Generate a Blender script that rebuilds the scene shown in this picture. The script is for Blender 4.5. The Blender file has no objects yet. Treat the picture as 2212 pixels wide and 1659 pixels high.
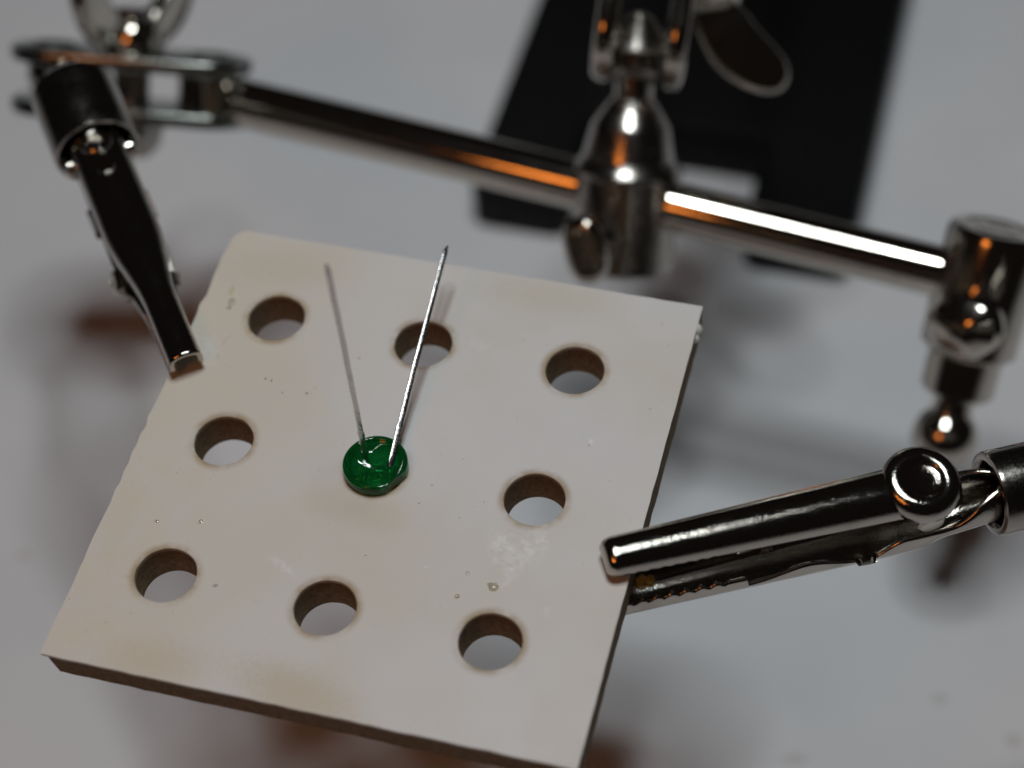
import bpy, bmesh, math, random
from mathutils import Vector, Matrix, noise
random.seed(7)
MM = 0.001
TABLE = -60.0             # the sheet of paper lies 60 mm below the board's top face (working frame: board top = 0, mm)
scene = bpy.context.scene

# ------------------------------------------------------------------ camera
CR = Vector((0.963379882666127, 0.2603315950034875, -0.06423910271119611))
CU = Vector((-0.17056267755475055, 0.7798122891707083, 0.6023297823316509))
CB = Vector((0.2068999146919922, -0.5693156016668434, 0.7956583255387746))
CP = Vector((40.86859, -79.79744, 125.8769))
FPX = 4290.0
def W(v):                 # working mm -> world metres (table at z = 0)
    return Vector((v[0]*MM, v[1]*MM, (v[2]-TABLE)*MM))
cam_d = bpy.data.cameras.new('camera')
cam = bpy.data.objects.new('camera', cam_d); scene.collection.objects.link(cam)
m3 = Matrix((CR, CU, CB)).transposed()
cam.matrix_world = Matrix.Translation(W(CP)) @ m3.to_4x4()
cam_d.sensor_width = 36.0; cam_d.sensor_fit = 'HORIZONTAL'
cam_d.lens = FPX/2212*36
cam_d.clip_start = 0.005; cam_d.clip_end = 20
cam_d.dof.use_dof = True
cam_d.dof.focus_distance = 0.1525
cam_d.dof.aperture_fstop = 17.0
cam_d.dof.aperture_blades = 0
scene.camera = cam

# ------------------------------------------------------------------ world, lamps, exposure
wd = bpy.data.worlds.new('World'); scene.world = wd; wd.use_nodes = True
bg = wd.node_tree.nodes['Background']
bg.inputs[0].default_value = (1.0, 0.82, 0.75, 1); bg.inputs[1].default_value = 0.007

def area(name, loc, target, size, power, col, ring=None):
    l = bpy.data.lights.new(name, 'AREA'); l.shape = 'DISK'; l.size = size*MM
    l.energy = power; l.color = col
    o = bpy.data.objects.new(name, l); scene.collection.objects.link(o)
    o.location = W(loc)
    d = (Vector(target)-Vector(loc))
    o.rotation_euler = d.to_track_quat('-Z', 'Y').to_euler()
    if ring:
        l.use_nodes = True
        nt = l.node_tree; em = nt.nodes['Emission']
        g = nt.nodes.new('ShaderNodeNewGeometry')
        s = nt.nodes.new('ShaderNodeVectorMath'); s.operation = 'SUBTRACT'; s.inputs[1].default_value = (.5, .5, 0)
        nt.links.new(g.outputs['Parametric'], s.inputs[0])
        sp = nt.nodes.new('ShaderNodeSeparateXYZ'); nt.links.new(s.outputs[0], sp.inputs[0])
        cb = nt.nodes.new('ShaderNodeCombineXYZ'); nt.links.new(sp.outputs[0], cb.inputs[0]); nt.links.new(sp.outputs[1], cb.inputs[1])
        ln = nt.nodes.new('ShaderNodeVectorMath'); ln.operation = 'LENGTH'; nt.links.new(cb.outputs[0], ln.inputs[0])
        gt = nt.nodes.new('ShaderNodeMath'); gt.operation = 'GREATER_THAN'; gt.inputs[1].default_value = ring*0.5
        nt.links.new(ln.outputs['Value'], gt.inputs[0]); nt.links.new(gt.outputs[0], em.inputs['Strength'])
    return o
area('ring_lamp', (10, 42, 290), (22, 110, -60), 82, 0.71, (0.93, 0.985, 1.0), ring=0.62)
area('warm_lamp', (-46, -108, 150), (10, 40, -20), 52, 0.030, (1.0, 0.29, 0.05))
scene.view_settings.view_transform = 'Standard'; scene.view_settings.look = 'None'
scene.view_settings.exposure = 0.0; scene.view_settings.gamma = 1.0
scene.view_settings.use_curve_mapping = False
scene.render.engine = 'CYCLES'
scene.cycles.use_denoising = True
scene.cycles.max_bounces = 10; scene.cycles.transmission_bounces = 8; scene.cycles.glossy_bounces = 6
scene.cycles.sample_clamp_indirect = 6.0
scene.cycles.caustics_reflective = True

# ------------------------------------------------------------------ helpers
def ray(px, py):
    return CR*((px-1106)/FPX) + CU*((829.5-py)/FPX) - CB
def atd(px, py, d): return CP + ray(px, py)*d          # point seen at that spot, d mm deep
def atz(px, py, z):
    r = ray(px, py); return CP + r*((z-CP.z)/r.z)
def imgdir(dx, dy, toward=0.0):                         # a direction from its slant in the view and its lean towards the viewer
    n = math.hypot(dx, dy); c = math.sqrt(1-toward*toward)
    return (CR*(dx/n*c) + CU*(-dy/n*c) + CB*toward).normalized()
def frame(o, z, xh):
    z = Vector(z).normalized(); x = Vector(xh); x = (x - z*x.dot(z)).normalized(); y = z.cross(x)
    m = Matrix((x, y, z)).transposed().to_4x4(); m.translation = Vector(o); return m

class MB:
    def __init__(s): s.v = []; s.f = []
    def add(s, vs, fs, m=None):
        b = len(s.v)
        s.v += [Vector(m @ Vector(p)) if m else Vector(p) for p in vs]
        s.f += [[i+b for i in f] for f in fs]
        return s
    def lathe(s, prof, m, seg=40, warp=None):
        vs, fs, rings = [], [], []
        for r, z in prof:
            if r < 1e-6: rings.append([len(vs)]); vs.append((0, 0, z))
            else:
                rings.append(list(range(len(vs), len(vs)+seg)))
                vs += [(r*math.cos(2*math.pi*k/seg), r*math.sin(2*math.pi*k/seg), z) for k in range(seg)]
        for a, b in zip(rings, rings[1:]):
            if len(a) == 1 and len(b) == 1: continue
            for k in range(seg):
                k2 = (k+1) % seg
                if len(a) == 1: fs.append([a[0], b[k2], b[k]])
                elif len(b) == 1: fs.append([a[k], a[k2], b[0]])
                else: fs.append([a[k], a[k2], b[k2], b[k]])
        if warp: vs = [warp(*p) for p in vs]
        # outward normals: profile is expected bottom -> top
        return s.add(vs, fs, m)
    def ball(s, c, r, seg=32, cut=None):
        n = 18
        prof = [(r*math.sin(math.pi*i/n), -r*math.cos(math.pi*i/n)) for i in range(n+1)]
        prof[0] = (0, -r); prof[-1] = (0, r)
        return s.lathe(prof, Matrix.Translation(Vector(c)), seg)
    def prism(s, outline, h0, h1, m, bev=0.0, steps=3):   # outline in XY, extruded in Z with rounded rims
        n = len(outline); cx = sum(p[0] for p in outline)/n; cy = sum(p[1] for p in outline)/n
        loops = []
        def inset(d):
            out = []
            for i in range(n):
                a = Vector(outline[i-1]); b = Vector(outline[i]); c = Vector(outline[(i+1) % n])
                t = (c-a); t = t.normalized() if t.length > 1e-9 else Vector((1, 0))
                nn = Vector((t.y, -t.x))
                out.append((b.x-nn.x*d, b.y-nn.y*d))
            return out
        for i in range(steps+1):
            a = math.pi/2*i/steps; loops.append((inset(bev*(1-math.sin(a))), h0+bev*(1-math.cos(a))))
        for i in range(steps+1):
            a = math.pi/2*(1-i/steps); loops.append((inset(bev*(1-math.sin(a))), h1-bev*(1-math.cos(a))))
        vs, fs = [], []
        for lp, z in loops: vs += [(x, y, z) for x, y in lp]
        for j in range(len(loops)-1):
            for k in range(n):
                k2 = (k+1) % n
                fs.append([j*n+k, j*n+k2, (j+1)*n+k2, (j+1)*n+k])
        fs.append(list(range(n))[::-1]); fs.append([(len(loops)-1)*n+k for k in range(n)])
        return s.add(vs, fs, m)
    def sweep(s, pts, rad, seg=10, square=False):
        pts = [Vector(p) for p in pts]; n = len(pts)
        vs, fs = [], []; up = None
        for i, p in enumerate(pts):
            t = (pts[min(i+1, n-1)]-pts[max(i-1, 0)]).normalized()
            if up is None:
                up = t.orthogonal().normalized()
            up = (up - t*up.dot(t)).normalized(); sd = t.cross(up)
            r = rad(i/(n-1)) if callable(rad) else rad
            for k in range(seg):
                a = 2*math.pi*k/seg + math.pi/4
                c, q = math.cos(a), math.sin(a)
                if square:
                    e = 0.32
                    c = math.copysign(abs(c)**e, c); q = math.copysign(abs(q)**e, q)
                vs.append(p + up*c*r + sd*q*r)
        for i in range(n-1):
            for k in range(seg):
                k2 = (k+1) % seg
                fs.append([i*seg+k, i*seg+k2, (i+1)*seg+k2, (i+1)*seg+k])
        fs.append(list(range(seg))[::-1]); fs.append([(n-1)*seg+k for k in range(seg)])
        return s.add(vs, fs)
    def build(s, name, mat, parent=None, root=None, smooth=True, angle=38, solid=None, fix=True):
        o0 = ORG[root or parent] if (root or parent) else Vector((0, 0, TABLE))
        me = bpy.data.meshes.new(name)
        me.from_pydata([((p-o0)*MM) for p in s.v], [], s.f)
        if fix:
            bm = bmesh.new(); bm.from_mesh(me)
            bmesh.ops.remove_doubles(bm, verts=bm.verts, dist=1e-7)
            bmesh.ops.recalc_face_normals(bm, faces=bm.faces)
            bm.to_mesh(me); bm.free()
        me.update()
        if smooth:
            me.shade_smooth(); me.set_sharp_from_angle(angle=math.radians(angle))
        me.materials.append(mat)
        o = bpy.data.objects.new(name, me); scene.collection.objects.link(o)
        if parent: o.parent = parent; ORG[o] = o0
        if solid:
            md = o.modifiers.new('thickness', 'SOLIDIFY'); md.thickness = abs(solid)*MM; md.offset = -1 if solid > 0 else 1
            md.use_even_offset = False
        return o
ORG = {}
def thing(name, org, label, cat, group=None):
    e = bpy.data.objects.new(name, None); scene.collection.objects.link(e)
    e.empty_display_size = 0.005
    e.location = W(org); ORG[e] = Vector(org)
    e['label'] = label; e['category'] = cat
    if group: e['group'] = group
    return e

# ------------------------------------------------------------------ materials
class NT:
    def __init__(s, name):
        s.m = bpy.data.materials.new(name); s.m.use_nodes = True
        s.t = s.m.node_tree; s.b = s.t.nodes['Principled BSDF']
        s.tc = s.t.nodes.new('ShaderNodeTexCoord')
        mp = s.t.nodes.new('ShaderNodeMapping'); mp.inputs['Scale'].default_value = (1000, 1000, 1000)
        s.t.links.new(s.tc.outputs['Object'], mp.inputs[0]); s.co = mp.outputs[0]     # object space in mm
    def n(s, k, **kw):
        x = s.t.nodes.new(k)
        for a, b in kw.items(): setattr(x, a, b)
        return x
    def l(s, a, b): s.t.links.new(a, b)
    def noise(s, scale, detail=4, rough=.55, co=None, dist=0.0):
        x = s.n('ShaderNodeTexNoise'); x.inputs['Scale'].default_value = scale; x.inputs['Detail'].default_value = detail
        x.inputs['Roughness'].default_value = rough; x.inputs['Distortion'].default_value = dist
        s.l(co or s.co, x.inputs['Vector']); return x.outputs['Fac']
    def ramp(s, src, a, b, lo=0.0, hi=1.0):
        x = s.n('ShaderNodeMapRange', interpolation_type='SMOOTHSTEP')
        for i, v in zip((1, 2, 3, 4), (a, b, lo, hi)): x.inputs[i].default_value = v
        s.l(src, x.inputs[0]); return x.outputs[0]
    def math(s, op, a, b=None):
        x = s.n('ShaderNodeMath', operation=op)
        for i, v in enumerate((a, b)):
            if v is None: continue
            if isinstance(v, (int, float)): x.inputs[i].default_value = v
            else: s.l(v, x.inputs[i])
        return x.outputs[0]
    def mix(s, fac, a, b):
        x = s.n('ShaderNodeMix', data_type='RGBA')
        if isinstance(fac, (int, float)): x.inputs[0].default_value = fac
        else: s.l(fac, x.inputs[0])
        for i, v in ((6, a), (7, b)):
            if isinstance(v, tuple): x.inputs[i].default_value = (*v, 1)
            else: s.l(v, x.inputs[i])
        return x.outputs[2]
    def spot(s, c, rx, ry, rot=0.0, edge=0.5, wob=0.0):      # a soft spot on the surface, local mm
        mp = s.n('ShaderNodeMapping', vector_type='TEXTURE')
        mp.inputs['Location'].default_value = (c[0], c[1], 0); mp.inputs['Rotation'].default_value = (0, 0, rot)
        mp.inputs['Scale'].default_value = (rx, ry, 100)
        s.l(s.co, mp.inputs[0])
        ln = s.n('ShaderNodeVectorMath', operation='LENGTH'); s.l(mp.outputs[0], ln.inputs[0]); d = ln.outputs['Value']
        if wob:
            d = s.math('ADD', d, s.math('MULTIPLY', s.math('SUBTRACT', s.noise(2.2, 5, .65), .5), wob))
        return s.ramp(d, 1.0, 1.0-edge)
    def bump(s, h, strength, dist):
        x = s.n('ShaderNodeBump'); x.inputs['Strength'].default_value = strength; x.inputs['Distance'].default_value = dist
        s.l(h, x.inputs['Height']); s.l(x.outputs[0], s.b.inputs['Normal'])
    def set(s, **kw):
        for k, v in kw.items():
            i = s.b.inputs[k.replace('_', ' ')]
            if isinstance(v, (int, float)): i.default_value = v
            elif isinstance(v, tuple): i.default_value = (*v, 1)
            else: s.l(v, i)

def metal(name, col, r0, r1, bump=.0, scale=3.0, stretch=None, dirt=0.3):
    t = NT(name); co = t.co
    if stretch:
        mp = t.n('ShaderNodeMapping'); mp.inputs['Scale'].default_value = stretch; t.l(t.co, mp.inputs[0]); co = mp.outputs[0]
    a = t.noise(scale, 5, .6, co); b = t.noise(.55, 3)
    t.set(Metallic=1.0, Roughness=t.ramp(t.math('ADD', t.math('MULTIPLY', a, .5), t.math('MULTIPLY', b, .5)), .35, .68, r0, r1))
    t.set(Base_Color=t.mix(t.ramp(b, .45, .75, 0, dirt), col, tuple(c*.55 for c in col)))
    if bump: t.bump(a, bump, .0001)
    return t.m
M_NICKEL = metal('nickel_plate', (.56, .525, .47), .07, .16, .03, 4.0)
M_ROD = metal('nickel_rod', (.58, .54, .48), .05, .10, .015, 2.5)
M_CLIP = metal('stamped_clip_steel', (.50, .47, .425), .05, .13, .24, 5.0)
M_DULL = metal('dull_turned_steel', (.40, .375, .345), .14, .30, .05, 5.0)
M_TUBE = metal('stem_tube_steel', (.40, .38, .35), .10, .24, .06, 5.0)
M_PLATE = metal('tarnished_plate', (.30, .32, .30), .14, .30, .05, 3.0)
M_LEAD = metal('tinned_lead_wire', (.62, .60, .60), .16, .36, .25, 5.0, dirt=.15)

t = NT('white_paper')
a = t.noise(.035, 4, .5); b = t.noise(.9, 5, .6)
col = t.mix(t.ramp(a, .35, .7, 0, .8), (.84, .84, .86), (.76, .77, .80))
TABLE_SPOTS = [((1715, 1640), 2.2, 1.1), ((1990, 1265), 1.2, .8), ((2030, 1510), 1.3, 1.0), ((1480, 1000), 1.5, 1.0), ((2190, 1600), 1.4, 1.4), ((50, 1200), 1.6, .9)]
for (p, rx, ry) in TABLE_SPOTS:
    q = atz(*p, TABLE)
    col = t.mix(t.math('MULTIPLY', t.spot(q, rx, ry, .3, .9, 1.0), .33), col, (.42, .36, .26))
t.set(Base_Color=col, Roughness=.75)
t.b.inputs['Specular IOR Level'].default_value = .25
t.bump(b, .15, .0002)
M_PAPER = t.m

t = NT('black_cast_iron')
a = t.noise(1.6, 5, .6)
t.set(Base_Color=t.mix(a, (.003, .003, .0032), (.007, .0065, .0065)), Roughness=t.ramp(a, .3, .7, .45, .7))
t.b.inputs['Specular IOR Level'].default_value = .14
t.bump(a, .5, .0004); M_IRON = t.m

# white face of the board: yellowed, smudged, specked
t = NT('white_melamine')
big = t.noise(.055, 3, .5); mid = t.noise(.35, 5, .6); fine = t.noise(5.0, 4, .6)
col = t.mix(t.ramp(big, .40, .66), (.71, .705, .70), (.68, .65, .595))
sx = t.n('ShaderNodeSeparateXYZ'); t.l(t.co, sx.inputs[0])
lft = t.ramp(sx.outputs[0], 4.0, -19.0)
col = t.mix(t.math('MULTIPLY', lft, t.ramp(mid, .3, .7, .45, 1.0)), col, (.69, .64, .54))
for (p, rx, ry, rot, k, c) in [
    ((640, 1500), 7.5, 3.4, -.2, .8, (.60, .53, .40)), ((330, 1430), 6, 3, .1, .65, (.63, .56, .43)),
    ((600, 575), 9, 3.5, .1, .5, (.63, .57, .46)), ((255, 1130), 2.0, 5, .2, .35, (.66, .60, .46)),
    ((1180, 640), 9, 3, 0, .5, (.64, .59, .48)), ((700, 1080), 3, 2.2, 0, .3, (.64, .57, .44)),
    ((800, 1110), 4.5, 2.5, 0, .55, (.63, .57, .46))]:
    col = t.mix(t.math('MULTIPLY', t.spot(atz(*p, 0), rx, ry, rot, .9, .9), k), col, c)
# rings of scorch round the drilled holes
def hole_ring(t, cx, cy):
    mp = t.n('ShaderNodeMapping', vector_type='TEXTURE'); mp.inputs['Location'].default_value = (cx, cy, 0); mp.inputs['Scale'].default_value = (1, 1, 1000)
    t.l(t.co, mp.inputs[0]); ln = t.n('ShaderNodeVectorMath', operation='LENGTH'); t.l(mp.outputs[0], ln.inputs[0])
    return t.ramp(ln.outputs['Value'], 3.1, 2.3)
g = None
for i in (-1, 0, 1):
    for j in (-1, 0, 1):
        r = hole_ring(t, 12.7*i, 12.7*j); g = r if g is None else t.math('MAXIMUM', g, r)
col = t.mix(t.math('MULTIPLY', g, t.ramp(mid, .33, .62, .1, .9)), col, (.36, .25, .12))
# chalky white smudges
for (p, rx, ry, rot, k) in [((1085, 1185), 1.5, 2.6, .5, 1.0), ((1150, 1180), 1.7, 2.4, -.35, 1.0), ((1110, 1230), .8, 2.2, -.2, 1.0), ((610, 1222), 2.3, .55, -.45, .75),
                            ((1030, 742), 2.2, .8, -.2, .35), ((450, 760), 1.3, 2.4, .2, .5), ((1180, 1320), .5, .8, 0, .4)]:
    streak = t.ramp(t.noise(1.6, 6, .75), .38, .62)
    col = t.mix(t.math('MULTIPLY', t.math('MULTIPLY', t.spot(atz(*p, 0), rx, ry, rot, .9, 1.4), k), streak), col, (.82, .82, .82))
# flux stains and specks
for (p, rx, ry, rot, k, c) in [((500, 628), .32, .75, .1, .7, (.58, .52, .33)), ((985, 1291), .35, .3, 0, .5, (.60, .56, .42)), ((465, 1265), .28, .2, .6, .8, (.30, .29, .27)),
    ((610, 848), .09, .11, 0, .9, (.16, .14, .12)), ((905, 1087), .09, .08, 0, .9, (.2, .17, .14)), ((1045, 1085), .08, .08, 0, .8, (.25, .2, .16)), ((933, 1048), .1, .1, 0, .7, (.28, .22, .18)),
    ((789, 966), .12, .1, 0, .6, (.45, .3, .22)), ((672, 850), .12, .12, 0, .5, (.5, .4, .3)), ((776, 774), .07, .16, .2, .9, (.2, .17, .14)), ((335, 1125), .2, .16, 0, .6, (.45, .42, .36)),
    ((430, 1130), .2, .2, 0, .5, (.5, .47, .4)), ((487, 735), .05, 1.0, -.25, .55, (.35, .31, .27)), ((470, 770), .06, .5, .3, .5, (.35, .31, .27)), ((1383, 1275), .12, .1, 0, .5, (.4, .36, .3)),
    ((1190, 560), .1, .1, 0, .5, (.4, .33, .26)), ((1430, 700), .14, .12, 0, .6, (.42, .33, .22)), ((1445, 745), .12, .12, 0, .5, (.42, .36, .25)), ((680, 838), .1, .14, 0, .5, (.5, .45, .4)), ((580, 822), .1, .1, 0, .5, (.5, .45, .4)),
    ((1260, 1220), .1, .1, 0, .4, (.42, .38, .34)), ((920, 1225), .2, .1, 0, .6, (.85, .85, .83)), ((1277, 953), .22, .3, 0, .75, (.88, .88, .88)), ((1272, 962), .08, .1, 0, .8, (.25, .24, .23)),
    ((275, 1245), .4, .2, 0, .3, (.5, .45, .35))]:
    col = t.mix(t.math('MULTIPLY', t.spot(atz(*p, 0), rx, ry, rot, .6, .25), k), col, c)
sp = t.ramp(t.noise(2.6, 2, .4), .72, .78)
col = t.mix(t.math('MULTIPLY', sp, .5), col, (.40, .33, .25))
mp = t.n('ShaderNodeMapping'); mp.inputs['Scale'].default_value = (.25, 3.2, 1); mp.inputs['Rotation'].default_value = (0, 0, .5); t.l(t.co, mp.inputs[0])
scr = t.ramp(t.noise(1.3, 3, .5, mp.outputs[0]), .66, .74)
col = t.mix(t.math('MULTIPLY', scr, .22), col, (.80, .80, .79))
t.set(Base_Color=col, Roughness=t.ramp(mid, .3, .7, .36, .52))
t.b.inputs['Specular IOR Level'].default_value = .35
t.bump(t.math('ADD', t.math('MULTIPLY', fine, .3), mid), .12, .00012)
M_WHITE = t.m

t = NT('brown_hardboard')
a = t.noise(2.2, 6, .7); b = t.noise(9.0, 3, .6)
t.set(Base_Color=t.mix(t.ramp(a, .3, .72), (.20, .14, .082), (.36, .265, .165)), Roughness=.85)
t.b.inputs['Specular IOR Level'].default_value = .2
t.bump(t.math('ADD', a, b), .6, .0003); M_BROWN = t.m

t = NT('green_epoxy')
t.set(Base_Color=(.007, .21, .042), Roughness=.02, IOR=1.43)
t.b.inputs['Transmission Weight'].default_value = .74
M_LED = t.m
t = NT('yellow_green_cup'); t.set(Base_Color=(.62, .72, .25), Metallic=.6, Roughness=.3); M_CUP = t.m  # cup and post: plain yellow-green metallic colour, no emission
t = NT('clear_flux'); t.set(Base_Color=(.93, .88, .72), Roughness=.06, IOR=1.5); t.b.inputs['Transmission Weight'].default_value = .7; M_FLUX = t.m
t = NT('white_glue'); t.set(Base_Color=(.74, .73, .68), Roughness=.35); M_GLUE = t.m
t = NT('yellow_flux_residue'); a = t.noise(5, 4); t.set(Base_Color=t.mix(a, (.30, .26, .05), (.5, .46, .12)), Roughness=.25); M_RESIDUE = t.m

# ------------------------------------------------------------------ the sheet on the table
b = MB()
n = 24
for i in range(n+1):
    for j in range(n+1): b.v.append(Vector((-600+1200*i/n, -500+1300*j/n, TABLE)))
for i in range(n):
    for j in range(n): q = i*(n+1)+j; b.f.append([q, q+n+1, q+n+2, q+1])
tb = b.build('tabletop', M_PAPER, smooth=False, fix=False)
tb.location = (0, 0, 0)
tb['kind'] = 'structure'; tb['label'] = 'plain white paper sheet covering the table'

# ------------------------------------------------------------------ stand
X0, X1, Y0, Y1, H = -18.9, 28.2, 76.2, 152.0, 8.0
stand = thing('helping_hand_stand', ((X0+X1)/2, (Y0+Y1)/2, TABLE), 'black footed iron base with shiny nickel cross rod and swivel joints behind the board', 'stand')
nx0, nx1, ny = -6.6, 15.2, 90.6
def rounded(pts, r, seg=5):
    out = []; n = len(pts)
    for i in range(n):
        a, p, c = Vector(pts[i-1]), Vector(pts[i]), Vector(pts[(i+1) % n])
        u = (a-p).normalized(); v = (c-p).normalized()
        s, e = p+u*r, p+v*r
        for k in range(seg+1):
            q = k/seg; out.append(tuple(s*(1-q)**2 + p*2*q*(1-q) + e*q*q))
    return out
b = MB()
b.prism(rounded([(X0, Y0), (nx0, Y0), (nx0, ny), (nx1, ny), (nx1, Y0), (X1, Y0), (X1, Y1), (X0, Y1)], 2.2), TABLE, TABLE+H, Matrix.Identity(4), bev=1.2)
b.build('base', M_IRON, stand, angle=50)

RA, RB = atd(500, 216, 206), atd(2150, 616, 189)
rx = (RB-RA).normalized()
b = MB(); b.lathe([(0, 0), (2.2, 0), (2.5, .35), (2.5, (RB-RA).length)], frame(RA+rx*0.5, rx, CU), 48)
b.build('rod', M_ROD, stand)
b = MB(); b.lathe([(0, -2.6)] + [(2.6*math.sin(a), -2.6*math.cos(a)) for a in [math.pi*i/16 for i in range(1, 14)]] + [(1.6, 2.6), (1.6, 5)], frame(RA-rx*2.6, rx, CU), 32)
b.lathe([(0, -2.1), (2.9, -2.1), (3.2, -1.8), (3.2, 1.8), (2.9, 2.1), (0, 2.1)], frame(RA-rx*2.6, imgdir(8, -100, .30), CR), 36)
b.build('ball_end', M_NICKEL, stand)

def rod_at(px):
    k = 0.0
    best = None
    for i in range(401):
        p = RA + (RB-RA)*(i/400); q = p-CP
        u = 1106 + FPX*(q.dot(CR)/-q.dot(CB))
        if best is None or abs(u-px) < best[0]: best = (abs(u-px), p)
    return best[1]

def thumb_screw(parent, c, axis, up, w, h, th):
    # short shaft + flat paddle head with pressed grooves
    f = frame(c, axis, up)
    b = MB(); b.lathe([(0, -5), (1.3, -5), (1.3, 0), (1.9, .2), (1.9, 1.0), (1.2, 1.4), (0, 1.4)], f, 24)
    out = []
    for k in range(36):
        a = 2*math.pi*k/36; ca, sa = math.cos(a), math.sin(a)
        out.append((h/2*math.copysign(abs(ca)**.75, ca), w/2*math.copysign(abs(sa)**.75, sa)))
    b.prism(out, 1.0, 1.0+th, f, bev=th*.42, steps=4)
    for s in (-1, 0, 1):
        b.prism([(x*.62, y*.11+s*w*.22) for x, y in out], 1.0+th*.7, 1.0+th*1.12, f, bev=.15, steps=2)
    return b.build('thumb_screw', M_NICKEL, parent)

# centre joint: drilled barrel on the rod, cone, neck and ball
PM = rod_at(1350)
axm = imgdir(30, -470, .30)
prof = [(0, -7.6), (4.2, -7.6), (4.75, -7.1), (4.75, 2.0), (5.0, 2.2), (5.05, 2.6), (4.95, 2.85), (4.4, 3.65), (4.2, 3.9), (3.6, 6.9), (3.5, 7.2), (2.2, 9.3), (1.8, 9.8), (1.75, 12.0), (2.5, 12.5), (2.6, 12.9), (2.1, 13.4), (2.1, 13.9), (2.9, 14.6), (3.0, 14.8), (1.7, 16.8)]
prof += [(1.2, 17.5), (.6, 17.9), (0, 18.0)]
prof = [(r*1.09, z) for r, z in prof]
b = MB(); b.lathe(prof, frame(PM, axm, CR), 56)
cj = b.build('center_clamp', M_DULL, stand, angle=20)
thumb_screw(cj, atd(1281, 527, 190.5), imgdir(-45, 40, .88), imgdir(-12, -100, 0), 4.2, 6.6, 2.2)
ball1 = PM + axm*16.2
# two plates gripping that ball, bolt and wing nut
def stadium(l, r, seg=14):
    return [(l/2 + r*math.cos(a), r*math.sin(a)) for a in [-math.pi/2+math.pi*k/seg for k in range(seg+1)]] + \
           [(-l/2 + r*math.cos(a), r*math.sin(a)) for a in [math.pi/2+math.pi*k/seg for k in range(seg+1)]]
def swivel(parent, mid, xdir, normal, length, gap, r, th, mat, flip=1, bolt_r=1.7, wing_rot=0.0, wing_scale=1.0, rings=True, bev=.35, head=2.6):
    f = frame(mid, normal, xdir)
    for s in (-1, 1):
        b = MB()
        fz = f @ Matrix.Translation((0, 0, s*gap/2))
        b.prism(stadium(length, r), -th/2, th/2, fz, bev=bev, steps=4)
        for e in (-1, 1) if rings else ():       # pressed ring where the ball seats
            fe = f @ Matrix.Translation((e*length/2, 0, s*(gap/2+th/2-.1)))
            if s < 0: fe = fe @ Matrix.Rotation(math.pi, 4, 'X')
            b.lathe([(r*.72, 0), (r*.66, .32), (r*.5, .34), (r*.44, .06), (r*.40, 0)], fe, 32)
        b.build('swivel_plate', mat, parent)
    b = MB()
    b.lathe([(0, -gap/2-th-head), (head*.6, -gap/2-th-head*.95), (head*.92, -gap/2-th-head*.6), (head, -gap/2-th-.3), (head, -gap/2-th/2-.1), (bolt_r, -gap/2-th/2-.05), (bolt_r, gap/2+th+3.4), (bolt_r*.8, gap/2+th+3.7), (0, gap/2+th+3.7)] if flip > 0 else
            [(0, -gap/2-th-3.7), (bolt_r*.8, -gap/2-th-3.7), (bolt_r, -gap/2-th-3.4), (bolt_r, gap/2+th/2+.05), (2.6, gap/2+th/2+.1), (2.5, gap/2+th+1.1), (2.0, gap/2+th+1.6), (0, gap/2+th+1.6)], f, 28)
    b.build('bolt', M_DULL, parent)
    fw = f @ Matrix.Translation((0, 0, flip*(gap/2+th/2)))
    if flip < 0: fw = fw @ Matrix.Rotation(math.pi, 4, 'X')
    fw = fw @ Matrix.Rotation(wing_rot, 4, 'Z') @ Matrix.Scale(wing_scale, 4)
    b = MB()
    b.lathe([(1.6, 0), (3.3, 0), (3.5, .3), (3.1, 2.4), (2.6, 3.4), (2.2, 3.6), (1.6, 3.6)], fw, 32)
    for s in (-1, 1):
        # wing: rounded plate standing in the plane of the axis
        ol = [(2.2, .2), (3.6, .1), (5.4, .9), (7.2, 2.3), (8.5, 4.4), (9.0, 6.4), (8.7, 7.8), (7.7, 8.4), (6.4, 8.1), (5.2, 7.0), (3.9, 5.4), (2.5, 3.9), (1.9, 2.0)]
        sm_ol = []
        for k in range(len(ol)):
            p0, p1, p2, p3 = (Vector(ol[(k+q) % len(ol)]) for q in (-1, 0, 1, 2))
            for q in range(4):
                u = q/4
                sm_ol.append(tuple(.5*((2*p1) + (p2-p0)*u + (2*p0-5*p1+4*p2-p3)*u*u + (3*p1-p0-3*p2+p3)*u**3)))
        fl = fw @ Matrix.Rotation(0 if s > 0 else math.pi, 4, 'Z') @ Matrix.Rotation(math.pi/2, 4, 'X')
        b.prism(sm_ol, -1.0, 1.0, fl, bev=.6, steps=4)
    b.build('wing_nut', M_NICKEL, parent, angle=50)
    return f
xm = imgdir(42, -200, -.05)
nm = imgdir(100, 14, .06)
swivel(stand, ball1 + xm*6.6, xm, nm, 13.2, 6.9, 5.2, 2.1, M_NICKEL, flip=1, wing_rot=.25, wing_scale=1.2, rings=False, bev=.8)
ball2 = ball1 + xm*13.2
b = MB(); b.ball(ball2, 2.95)
foot = Vector(((X0+X1)/2, 142, TABLE+H-1))
b.sweep([ball2, ball2 + Vector((0, 10, 10)), ball2 + Vector((0, 30, 14)), Vector((foot.x, 122, 15)), Vector((foot.x, 138, -10)), foot], 2.2, 20)
b.build('post', M_NICKEL, stand)

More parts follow.
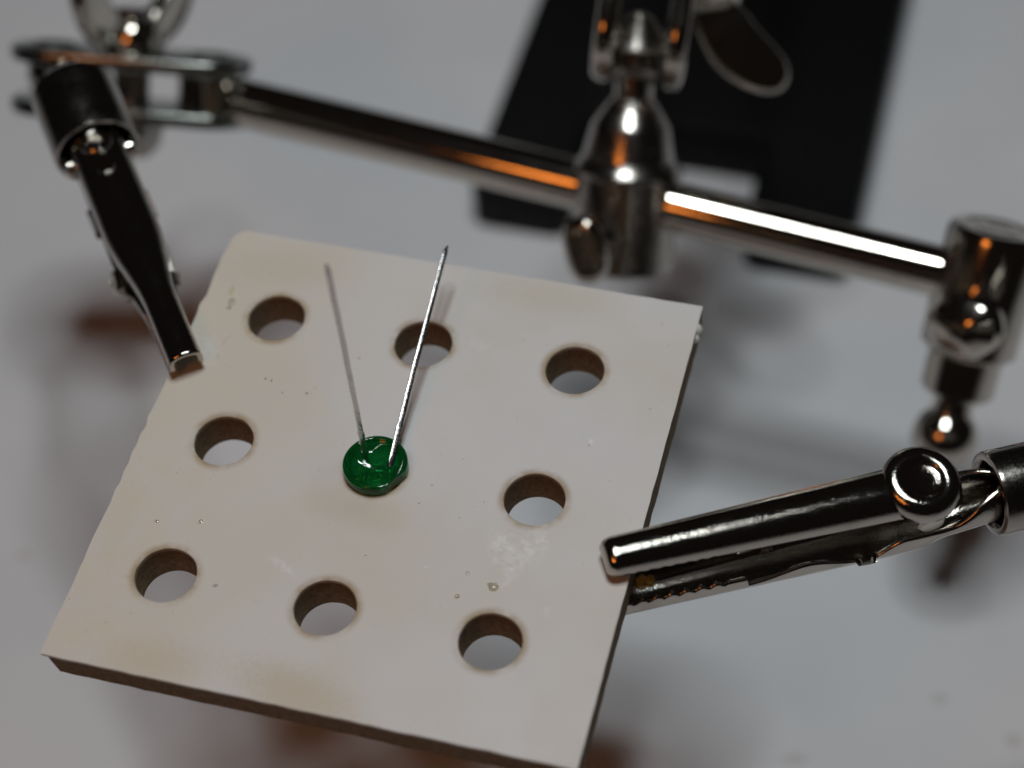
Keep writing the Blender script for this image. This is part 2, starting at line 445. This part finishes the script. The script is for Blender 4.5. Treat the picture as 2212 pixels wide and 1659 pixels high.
# right-hand barrel at the end of the rod
axr = imgdir(65, -378, .36)
PR = atd(2125, 620, 189)
b = MB()
top = 5.9
prof = [(0, -7.4), (3.0, -7.4)]
prof = [(0, -10.9), (3.2, -10.9), (3.55, -10.5), (3.6, -6.6), (4.1, -6.5), (4.65, -6.0), (4.65, top-.8), (4.45, top-.2), (4.1, top), (3.3, top), (3.2, top-.1), (2.2, top-.1), (2.1, top), (1.2, top), (1.1, top-.08), (0, top-.08)]
b.lathe(prof, frame(PR, axr, CR), 56)
rj = b.build('rod_end_clamp', M_NICKEL, stand)
b = MB(); fr = frame(PR, axr, CR)
bp = [(0, -18.9)] + [(3.25*math.sin(a), -15.65-3.25*math.cos(a)) for a in [math.pi*i/18 for i in range(1, 15)]] + [(1.95, -12.8), (1.95, -10.8)]
b.lathe(bp, fr, 36); b.build('ball_stud', M_NICKEL, rj)
# faceted thumb screw on it
kd = imgdir(-42, 20, .84)
kc = atd(2092, 702, 184.5)
b = MB(); fk = frame(kc, kd, imgdir(-6, -100, 0))
b.lathe([(0, -6), (1.4, -6), (1.4, -1.8), (3.0, -1.7), (3.1, -.6), (2.4, -.3), (1.6, 0)], fk, 30)
def facet(x, y, z):
    a = math.atan2(y, x); r = math.hypot(x, y)
    k = 1 + .025*math.cos(6*a)
    return (x*k*1.0, y*k*1.15, z - .03*math.cos(3*a)*r)
b.lathe([(0, -.6), (2.5, -.5), (3.05, .2), (3.1, .9), (2.6, 1.8), (1.6, 2.5), (.7, 2.75), (0, 2.8)], fk, 36, warp=facet)
b.build('thumb_screw', M_NICKEL, rj, angle=24)

# left swivel: plates seen almost edge-on
LB = RA - rx*2.6
xl = imgdir(-330, -42, .04)
nl = imgdir(8, -100, .30)
swivel(stand, LB + xl*8.0, xl, nl, 16.0, 5.4, 4.4, 1.5, M_PLATE, flip=1, bolt_r=1.9, wing_rot=1.0, wing_scale=.95, head=3.4)
LB2 = LB + xl*16.0

# ------------------------------------------------------------------ alligator clips
def sec_arch(w, h, a, m=17):        # arch open below, top at z=0
    pts = []
    k = 5
    for i in range(k): pts.append((-w/2, -h + (h-a)*i/k))
    na = m-2*k
    for i in range(na):
        th = math.pi*(1-i/(na-1))
        c, s_ = math.cos(th), math.sin(th)
        pts.append((w/2*math.copysign(abs(c)**.85, c), -a + a*abs(s_)**.85))
    for i in range(k): pts.append((w/2, -a - (h-a)*(i+1)/k))
    return pts
def lerp(a, b, t): return a+(b-a)*t
def sm(a, b, x):
    x = min(1, max(0, (x-a)/(b-a))); return x*x*(3-2*x)
def clip(root, tip, pivot, roll, wtip, wbase, bend, jaw_open, tube_len, lower_tip=0.0, shape=0, tube_bend=None, tube_at=-6.2, drop=4.8, head=2.85, hup=1.4, cap=True, ro=3.35, ri=2.5):
    X = (tip-pivot); L = X.length; X.normalize()
    Yh = Vector((0, 0, 1)).cross(X).normalized()
    Z = X.cross(Yh)
    m = Matrix((X, Yh, Z)).transposed()
    m = (m.to_4x4()); m.translation = pivot
    m0 = m; m = m @ Matrix.Rotation(roll, 4, 'X')
    # ---- upper jaw: tapered arch, rounded nose, toothed edge
    def width(x):
        u = x/L
        if shape == 0: return lerp(wbase, wtip, sm(-.05, 1.05, u)*.35 + .65*max(0, min(1, u)))
        return lerp(wbase, wtip, sm(.38, .74, u))
    b = MB(); secs = []
    n = 110; xb = -.5 if head else -5.0
    for i in range(n+1):
        x = xb + (L-xb)*i/n
        w = width(x); h = lerp(hup+.25, hup, max(0, x/L)); a = w*.34
        d = L-x
        if d < 8.5 and d > .5:
            ph = (d*1.05) % 1.0; h += .30*(abs(ph-.5)*2-.5)
        nose = 1.0
        if d < .9 and cap: nose = math.sqrt(max(0.0, 1-(1-d/.9)**2))
        secs.append([(x, y*(.72+.28*nose), (z if z < -a else z) - (1-nose)*a*.8*(1+z/h if h else 0)) for y, z in sec_arch(w, h, a)])
    k = len(secs[0]); vs = [p for s_ in secs for p in s_]; fs = []
    for i in range(n):
        for j in range(k-1): fs.append([i*k+j, i*k+j+1, (i+1)*k+j+1, (i+1)*k+j])
    if cap: fs.append([n*k+j for j in range(k)])
    b.add(vs, fs, m)
    # round head with pressed dimple over the pivot
    if head:
        R = head
        b.lathe([(R*.99, -1.25), (R*1.0, -.75), (R*.985, -.45), (R*.94, -.12), (R*.86, .14), (R*.76, .28), (R*.66, .33), (R*.56, .30), (R*.50, .2), (R*.45, .08), (R*.38, .02), (R*.2, .0), (0, .0)], m, 44)
    else:                                  # plain arch with two pressed eyelets
        b.lathe([(1.5, -.25), (1.35, .12), (1.1, .26), (.88, .2), (.75, -.1), (.7, -.5), (0, -.5)], m, 32)
        b.lathe([(.95, -.2), (.75, .12), (.45, .2), (0, .2)], m @ Matrix.Translation((3.2, 0, 0)), 24)
    uj = b.build('upper_jaw', M_CLIP, root, angle=42, solid=.42)
    # ---- lower jaw
    rot = m0 @ Matrix.Translation((0, 0, -drop)) @ Matrix.Rotation(jaw_open, 4, 'Y')
    b = MB(); secs = []; n = 150; xt = -11.5; LL = L-.4+lower_tip
    for i in range(n+1):
        x = xt + (LL-xt)*i/n
        u = max(0, x/LL); w = width(max(0, x))*1.0
        if x >= 0:
            a = w*.30; h = 2.0
            if u < .56: h = 1.05 + 1.15*math.exp(-((u-.37)/.11)**2) + 1.7*(1-sm(.05, .17, u))
            d = LL-x
            if d < 9 and d > .4:
                ph = (d*.85) % 1.0; h += .55*(abs(ph-.5)*2-.5)
        else: h = 2.75; a = w*.30
        s1 = [(y, -z-1.6) for y, z in sec_arch(w, h, a)]
        if x < .5:
            q = sm(.5, -4.5, x) if False else 1-sm(-4.5, .5, x)
            r = lerp(2.3, 1.85, 1-sm(-11, -3, x)); ph = lerp(math.radians(88), math.radians(168), 1-sm(-7.5, -1.5, x))
            kk = len(s1)
            s2 = []
            for j in range(kk):
                ang = -math.pi/2 - ph + 2*ph*j/(kk-1)
                s2.append((r*math.cos(ang), 2.0 + r*math.sin(ang)-.4))
            # same running order as the arch (from -y to +y)
            s1 = [(lerp(p[0], q2[0], q), lerp(p[1], q2[1], q)) for p, q2 in zip(s1, s2)]
        secs.append([(x, y, z) for y, z in s1])
    k = len(secs[0]); vs = [p for s_ in secs for p in s_]; fs = []
    for i in range(n):
        for j in range(k-1): fs.append([i*k+j, i*k+j+1, (i+1)*k+j+1, (i+1)*k+j])
    b.add(vs, fs, rot)
    lj = b.build('lower_jaw', M_CLIP, root, angle=42, solid=.38)
    # screw through the lower jaw
    b = MB(); fs_ = rot @ Matrix.Translation((L*.45, -wbase*.47, -.75)) @ Matrix.Rotation(math.radians(70), 4, 'X')
    b.lathe([(0, -1.0), (.62, -1.0), (.62, .1), (1.15, .15), (1.2, .45), (.95, .72), (.35, .8), (.3, .5), (0, .5)], fs_, 26)
    b.build('screw', M_NICKEL, lj)
    b = MB(); fp = m @ Matrix.Translation((-.2, 0, -2.3)) @ Matrix.Rotation(math.pi/2, 4, 'X')
    hw = wbase*.5+.55
    b.lathe([(0, -hw-.3), (.9, -hw-.2), (1.1, -hw), (.8, -hw+.1), (.8, hw-.1), (1.1, hw), (.9, hw+.2), (0, hw+.3)], fp, 24)
    b.build('pivot_pin', M_NICKEL, root)
    # ---- hollow stem tube that takes the tail
    ft = rot @ Matrix.Translation((tube_at, 0, 1.6)) @ Matrix.Rotation(-math.pi/2, 4, 'Y')
    if tube_bend: ft = ft @ Matrix.Rotation(tube_bend[0], 4, 'X') @ Matrix.Rotation(tube_bend[1], 4, 'Y')
    b = MB()
    b.lathe([(0, 7.0), (ri-.6, 7.0), (ri-.05, 6.2), (ri, .5), (ri+.15, .12), (ri+.3, 0), (ro-.3, 0), (ro-.08, .1), (ro, .4), (ro, tube_len-.5), (ro-.4, tube_len), (1.7, tube_len), (0, tube_len)], ft, 48)
    tb_ = b.build('stem_tube', M_TUBE, root)
    return m, rot, ft

tipR = atz(1306, 1192, 2.5); pivR = atz(1994, 1036, .7)
clipR = thing('alligator_clip', (pivR+tipR)/2 - Vector((0, 0, 4)), 'steel alligator clip with round dimpled head biting the board edge beside the rod end clamp', 'alligator clip')
mR, rR, fR = clip(clipR, tipR, pivR, math.radians(-8), 2.95, 4.2, 0, math.radians(.6), 22, head=3.1, hup=1.5, drop=5.9)
# sticky flux left in its jaws
b = MB(); c = atz(1385, 1258, -1.5)
b.ball(c, .55, 14); b.ball(c+Vector((.6, .2, .1)), .4, 12)
for v in b.v: v += Vector((random.uniform(-.08, .08), random.uniform(-.08, .08), random.uniform(-.08, .08)))
b.build('flux_residue', M_RESIDUE, clipR)

tipL = atz(397, 766, 2.6)
best = None
for i in range(200):
    d = 165+i*.25; p = atd(206, 306, d)
    e = abs((p-tipL).length-23.6)
    if d > 172 and (best is None or e < best[0]): best = (e, p, d)
pivL = best[1]
clipL = thing('alligator_clip', (pivL+tipL)/2 - Vector((0, 0, 4)), 'dark slanting alligator clip with narrow tip pinching the board corner by the swivel plates', 'alligator clip')
mL, rL, fL = clip(clipL, tipL, pivL, 0.0, 2.8, 4.9, 0, math.radians(2.0), 8.0, shape=1, tube_at=-1.4, head=None, hup=1.7, cap=False, drop=4.4, ro=3.85, ri=3.25)
end = fL @ Vector((0, 0, 7.6))
b = MB(); b.sweep([end, end + (LB2-end)*.5, LB2], 1.5, 18); b.ball(LB2, 2.8)
b.build('ball_stud', M_NICKEL, clipL)

# ------------------------------------------------------------------ board
BX = [-19.4, -6.35, 6.35, 21.3]; BY = [-21.15, -6.35, 6.35, 21.25]
board = thing('soldering_jig_board', (1, 0, -3.2), 'square white faced hardboard jig with rows of drilled holes held by two clips', 'board')
SUB = 14
def layer(r, z0, z1, ins0, ins1, jag, rim=0.0):
    """slab with nine holes; ins = (left,right,front,back) inset at top / bottom"""
    b = MB()
    def outer(x, y, ins):
        l, r_, f, k = ins
        jx = jag*noise.noise(Vector((x*.9, y*1.3, 3.1))) + jag*.6*noise.noise(Vector((x*3.1, y*3.7, 8.0)))
        if abs(x-BX[0]) < 1e-6: x = x + l + jx
        elif abs(x-BX[-1]) < 1e-6: x = x - r_ + jx*.35
        if abs(y-BY[0]) < 1e-6: y = y + f + jx*.5
        elif abs(y-BY[-1]) < 1e-6: y = y - k + jx*.35
        # clipped back-left corner
        d = (x-(BX[0]+l)) + ((BY[-1]-k)-y)
        if d < .8: x += (.8-d)/2; y -= (.8-d)/2
        return x, y
    for ci in range(3):
        for cj_ in range(3):
            x0, x1, y0, y1 = BX[ci], BX[ci+1], BY[cj_], BY[cj_+1]
            cx, cy = 12.7*(ci-1), 12.7*(cj_-1)
            per = [(lerp(x0, x1, k/SUB), y0) for k in range(SUB)] + [(x1, lerp(y0, y1, k/SUB)) for k in range(SUB)] + \
                  [(lerp(x1, x0, k/SUB), y1) for k in range(SUB)] + [(x0, lerp(y1, y0, k/SUB)) for k in range(SUB)]
            n = len(per); base = len(b.v)
            rings = []
            for z, ins, rr in ((z0, ins0, r+rim), (z0-rim if rim else z0, ins0, r), (z1, ins1, r)):
                rg_in, rg_out = [], []
                for (x, y) in per:
                    a = math.atan2(y-cy, x-cx)
                    w = 1 + .012*noise.noise(Vector((math.cos(a)*2+cx, math.sin(a)*2+cy, 1.7)))
                    rg_in.append(len(b.v)); b.v.append(Vector((cx+rr*w*math.cos(a), cy+rr*w*math.sin(a), z)))
                for (x, y) in per:
                    ox, oy = outer(x, y, ins)
                    rg_out.append(len(b.v)); b.v.append(Vector((ox, oy, z if rr != r or z != z0-rim or not rim else z0-.02)))
                rings.append((rg_in, rg_out))
            (i0, o0), (i1, o1), (i2, o2) = rings
            for k in range(n):
                k2 = (k+1) % n
                b.f.append([i0[k], o0[k], o0[k2], i0[k2]])
                b.f.append([i2[k], i2[k2], o2[k2], o2[k]])
                b.f.append([i0[k], i0[k2], i1[k2], i1[k]])
                b.f.append([i1[k], i1[k2], i2[k2], i2[k]])
                (ax, ay), (bx, by) = per[k], per[k2]
                edge = (ax == bx and ax in (BX[0], BX[-1])) or (ay == by and ay in (BY[0], BY[-1]))
                if edge: b.f.append([o0[k], o2[k], o2[k2], o0[k2]])
    return b
class TopNoShift: pass
face = layer(2.36, 0.0, -.34, (0, 0, 0, 0), (.04, .02, .04, .04), .16, rim=.05)
face_o = face.build('white_face', M_WHITE, board, angle=30)
core = layer(2.34, -.34, -3.2, (.25, .02, .22, .05), (.6, .05, .42, .1), .18)
core_o = core.build('hardboard_core', M_BROWN, board, angle=30)
# the faces use board coordinates: move their origins to the board's centre top
for o in (face_o, core_o):
    sh = Vector((1, 0, -3.2))*MM
    o.data.transform(Matrix.Translation(sh)); o.location = -sh
# resin beads on the face
for (p, r, s) in [((1066, 1268), .36, 1.0), ((1058, 1263), .2, .8), ((988, 1288), .17, 1.0), ((500, 652), .26, 1.3), ((495, 664), .2, 1.0), ((663, 963-113), .13, 1), ((587, 822), .12, 1), ((573, 818), .1, 1), ((434, 1126), .16, 1), ((340, 1126), .14, 1),
                  ((790, 1250-50), .09, 1), ((1010, 1238), .13, 1)]:
    q = atz(*p, 0); b = MB()
    prof = [(r*1.15, -.03), (r, .04), (r*.8, r*.30), (r*.45, r*.46), (0, r*.5)]
    b.lathe([(0, -.03)] + prof, Matrix.Translation(q) @ Matrix.Scale(s, 4, Vector((0, 1, 0))), 16)
    b.build('flux_bead', M_FLUX, board)
q = atz(1503, 712, -.6); b = MB(); b.ball(q, .55, 18); b.ball(q+Vector((.05, -.7, -.3)), .42, 14)
b.build('glue_drip', M_GLUE, board)

# ------------------------------------------------------------------ LED upside down in the middle hole
led = thing('light_emitting_diode', (0, 0, 0), 'green epoxy LED with two bare leads upside down in the middle hole', 'LED')
def ledwarp(x, y, z):
    # flat on the rim, uneven meniscus on top
    if z > -.1:
        fx, fy = math.cos(math.radians(-30)), math.sin(math.radians(-30))
        d = x*fx + y*fy
        if d > 2.31: x -= (d-2.31)*fx*.95; y -= (d-2.31)*fy*.95
    if z > .4:
        r = math.hypot(x, y)
        if r < 2.0:
            k = sm(2.0, .9, r) if False else 1-sm(.7, 2.0, r)
            z += .17*noise.noise(Vector((x*.75+4.2, y*.75, 2.0)))*k
            for lx, ly in ((-1.05, .35), (1.02, .25)):
                dd = math.hypot(x-lx, y-ly); z += .13*math.exp(-(dd/.38)**2)
    return (x, y, z)
prof = [(0, -6.9), (.8, -6.75), (1.5, -6.3), (2.0, -5.5), (2.25, -4.6), (2.28, -.25), (2.3, -.02), (2.45, .0), (2.52, .06), (2.54, .5), (2.53, .92), (2.47, 1.02), (2.36, 1.06), (2.22, 1.04), (2.14, .96), (2.04, .88), (1.9, .80), (1.75, .735), (1.55, .655), (1.35, .58), (1.1, .515), (.9, .485), (.7, .47), (.5, .465), (.3, .465), (.15, .465), (0, .465)]
b = MB(); b.lathe(prof, Matrix.Identity(4), 72, warp=ledwarp); b.build('lens', M_LED, led, angle=40)
b = MB(); b.lathe([(0, -3.3), (.45, -3.2), (.75, -2.5), (.62, -2.5), (.3, -2.95), (0, -2.95)], Matrix.Translation((-.3, -.1, 0)), 24)
b.lathe([(0, -2.6), (.35, -2.6), (.4, -1.2), (.22, -.9), (0, -.9)], Matrix.Translation((-.45, 0, 0)), 18)
b.build('reflector_cup', M_CUP, led)
def lead(p0, p1, p2, r0, r1, split):
    pts = []
    n = 70
    for i in range(n+1):
        u = i/n
        p = p0*(1-u)**2 + p1*2*u*(1-u) + p2*u*u
        j = Vector((noise.noise(Vector((u*9, p2.x, 0))), noise.noise(Vector((u*9, p2.x, 5))), noise.noise(Vector((u*9, p2.x, 9)))))*.035
        pts.append(p+j*min(1, u*3))
    def rad(u):
        r = r0 if u < split else r1
        r *= 1 + .05*noise.noise(Vector((u*17, p2.y, 1)))
        if abs(u-split) < .012: r *= 1.14
        return r*(.72 if u > .985 else 1)
    b = MB()
    b.sweep([p0+Vector((0, 0, -1.6)), p0+Vector((0, 0, -.8))]+pts, rad, 12, square=True)
    return b.build('lead', M_LEAD, led, angle=30)
a0 = atz(843, 1003, .66); a2 = atd(965, 531, 161.2)
lead(a0, a0 + (a2-a0)*.45 + Vector((0, -.2, .45)), a2, .235, .20, .2)
c0 = atz(789, 985, .66); c2 = atd(706, 574, 136.5)
lead(c0, c0 + (c2-c0)*.5 + Vector((0, .2, -.3)), c2, .215, .185, .16)
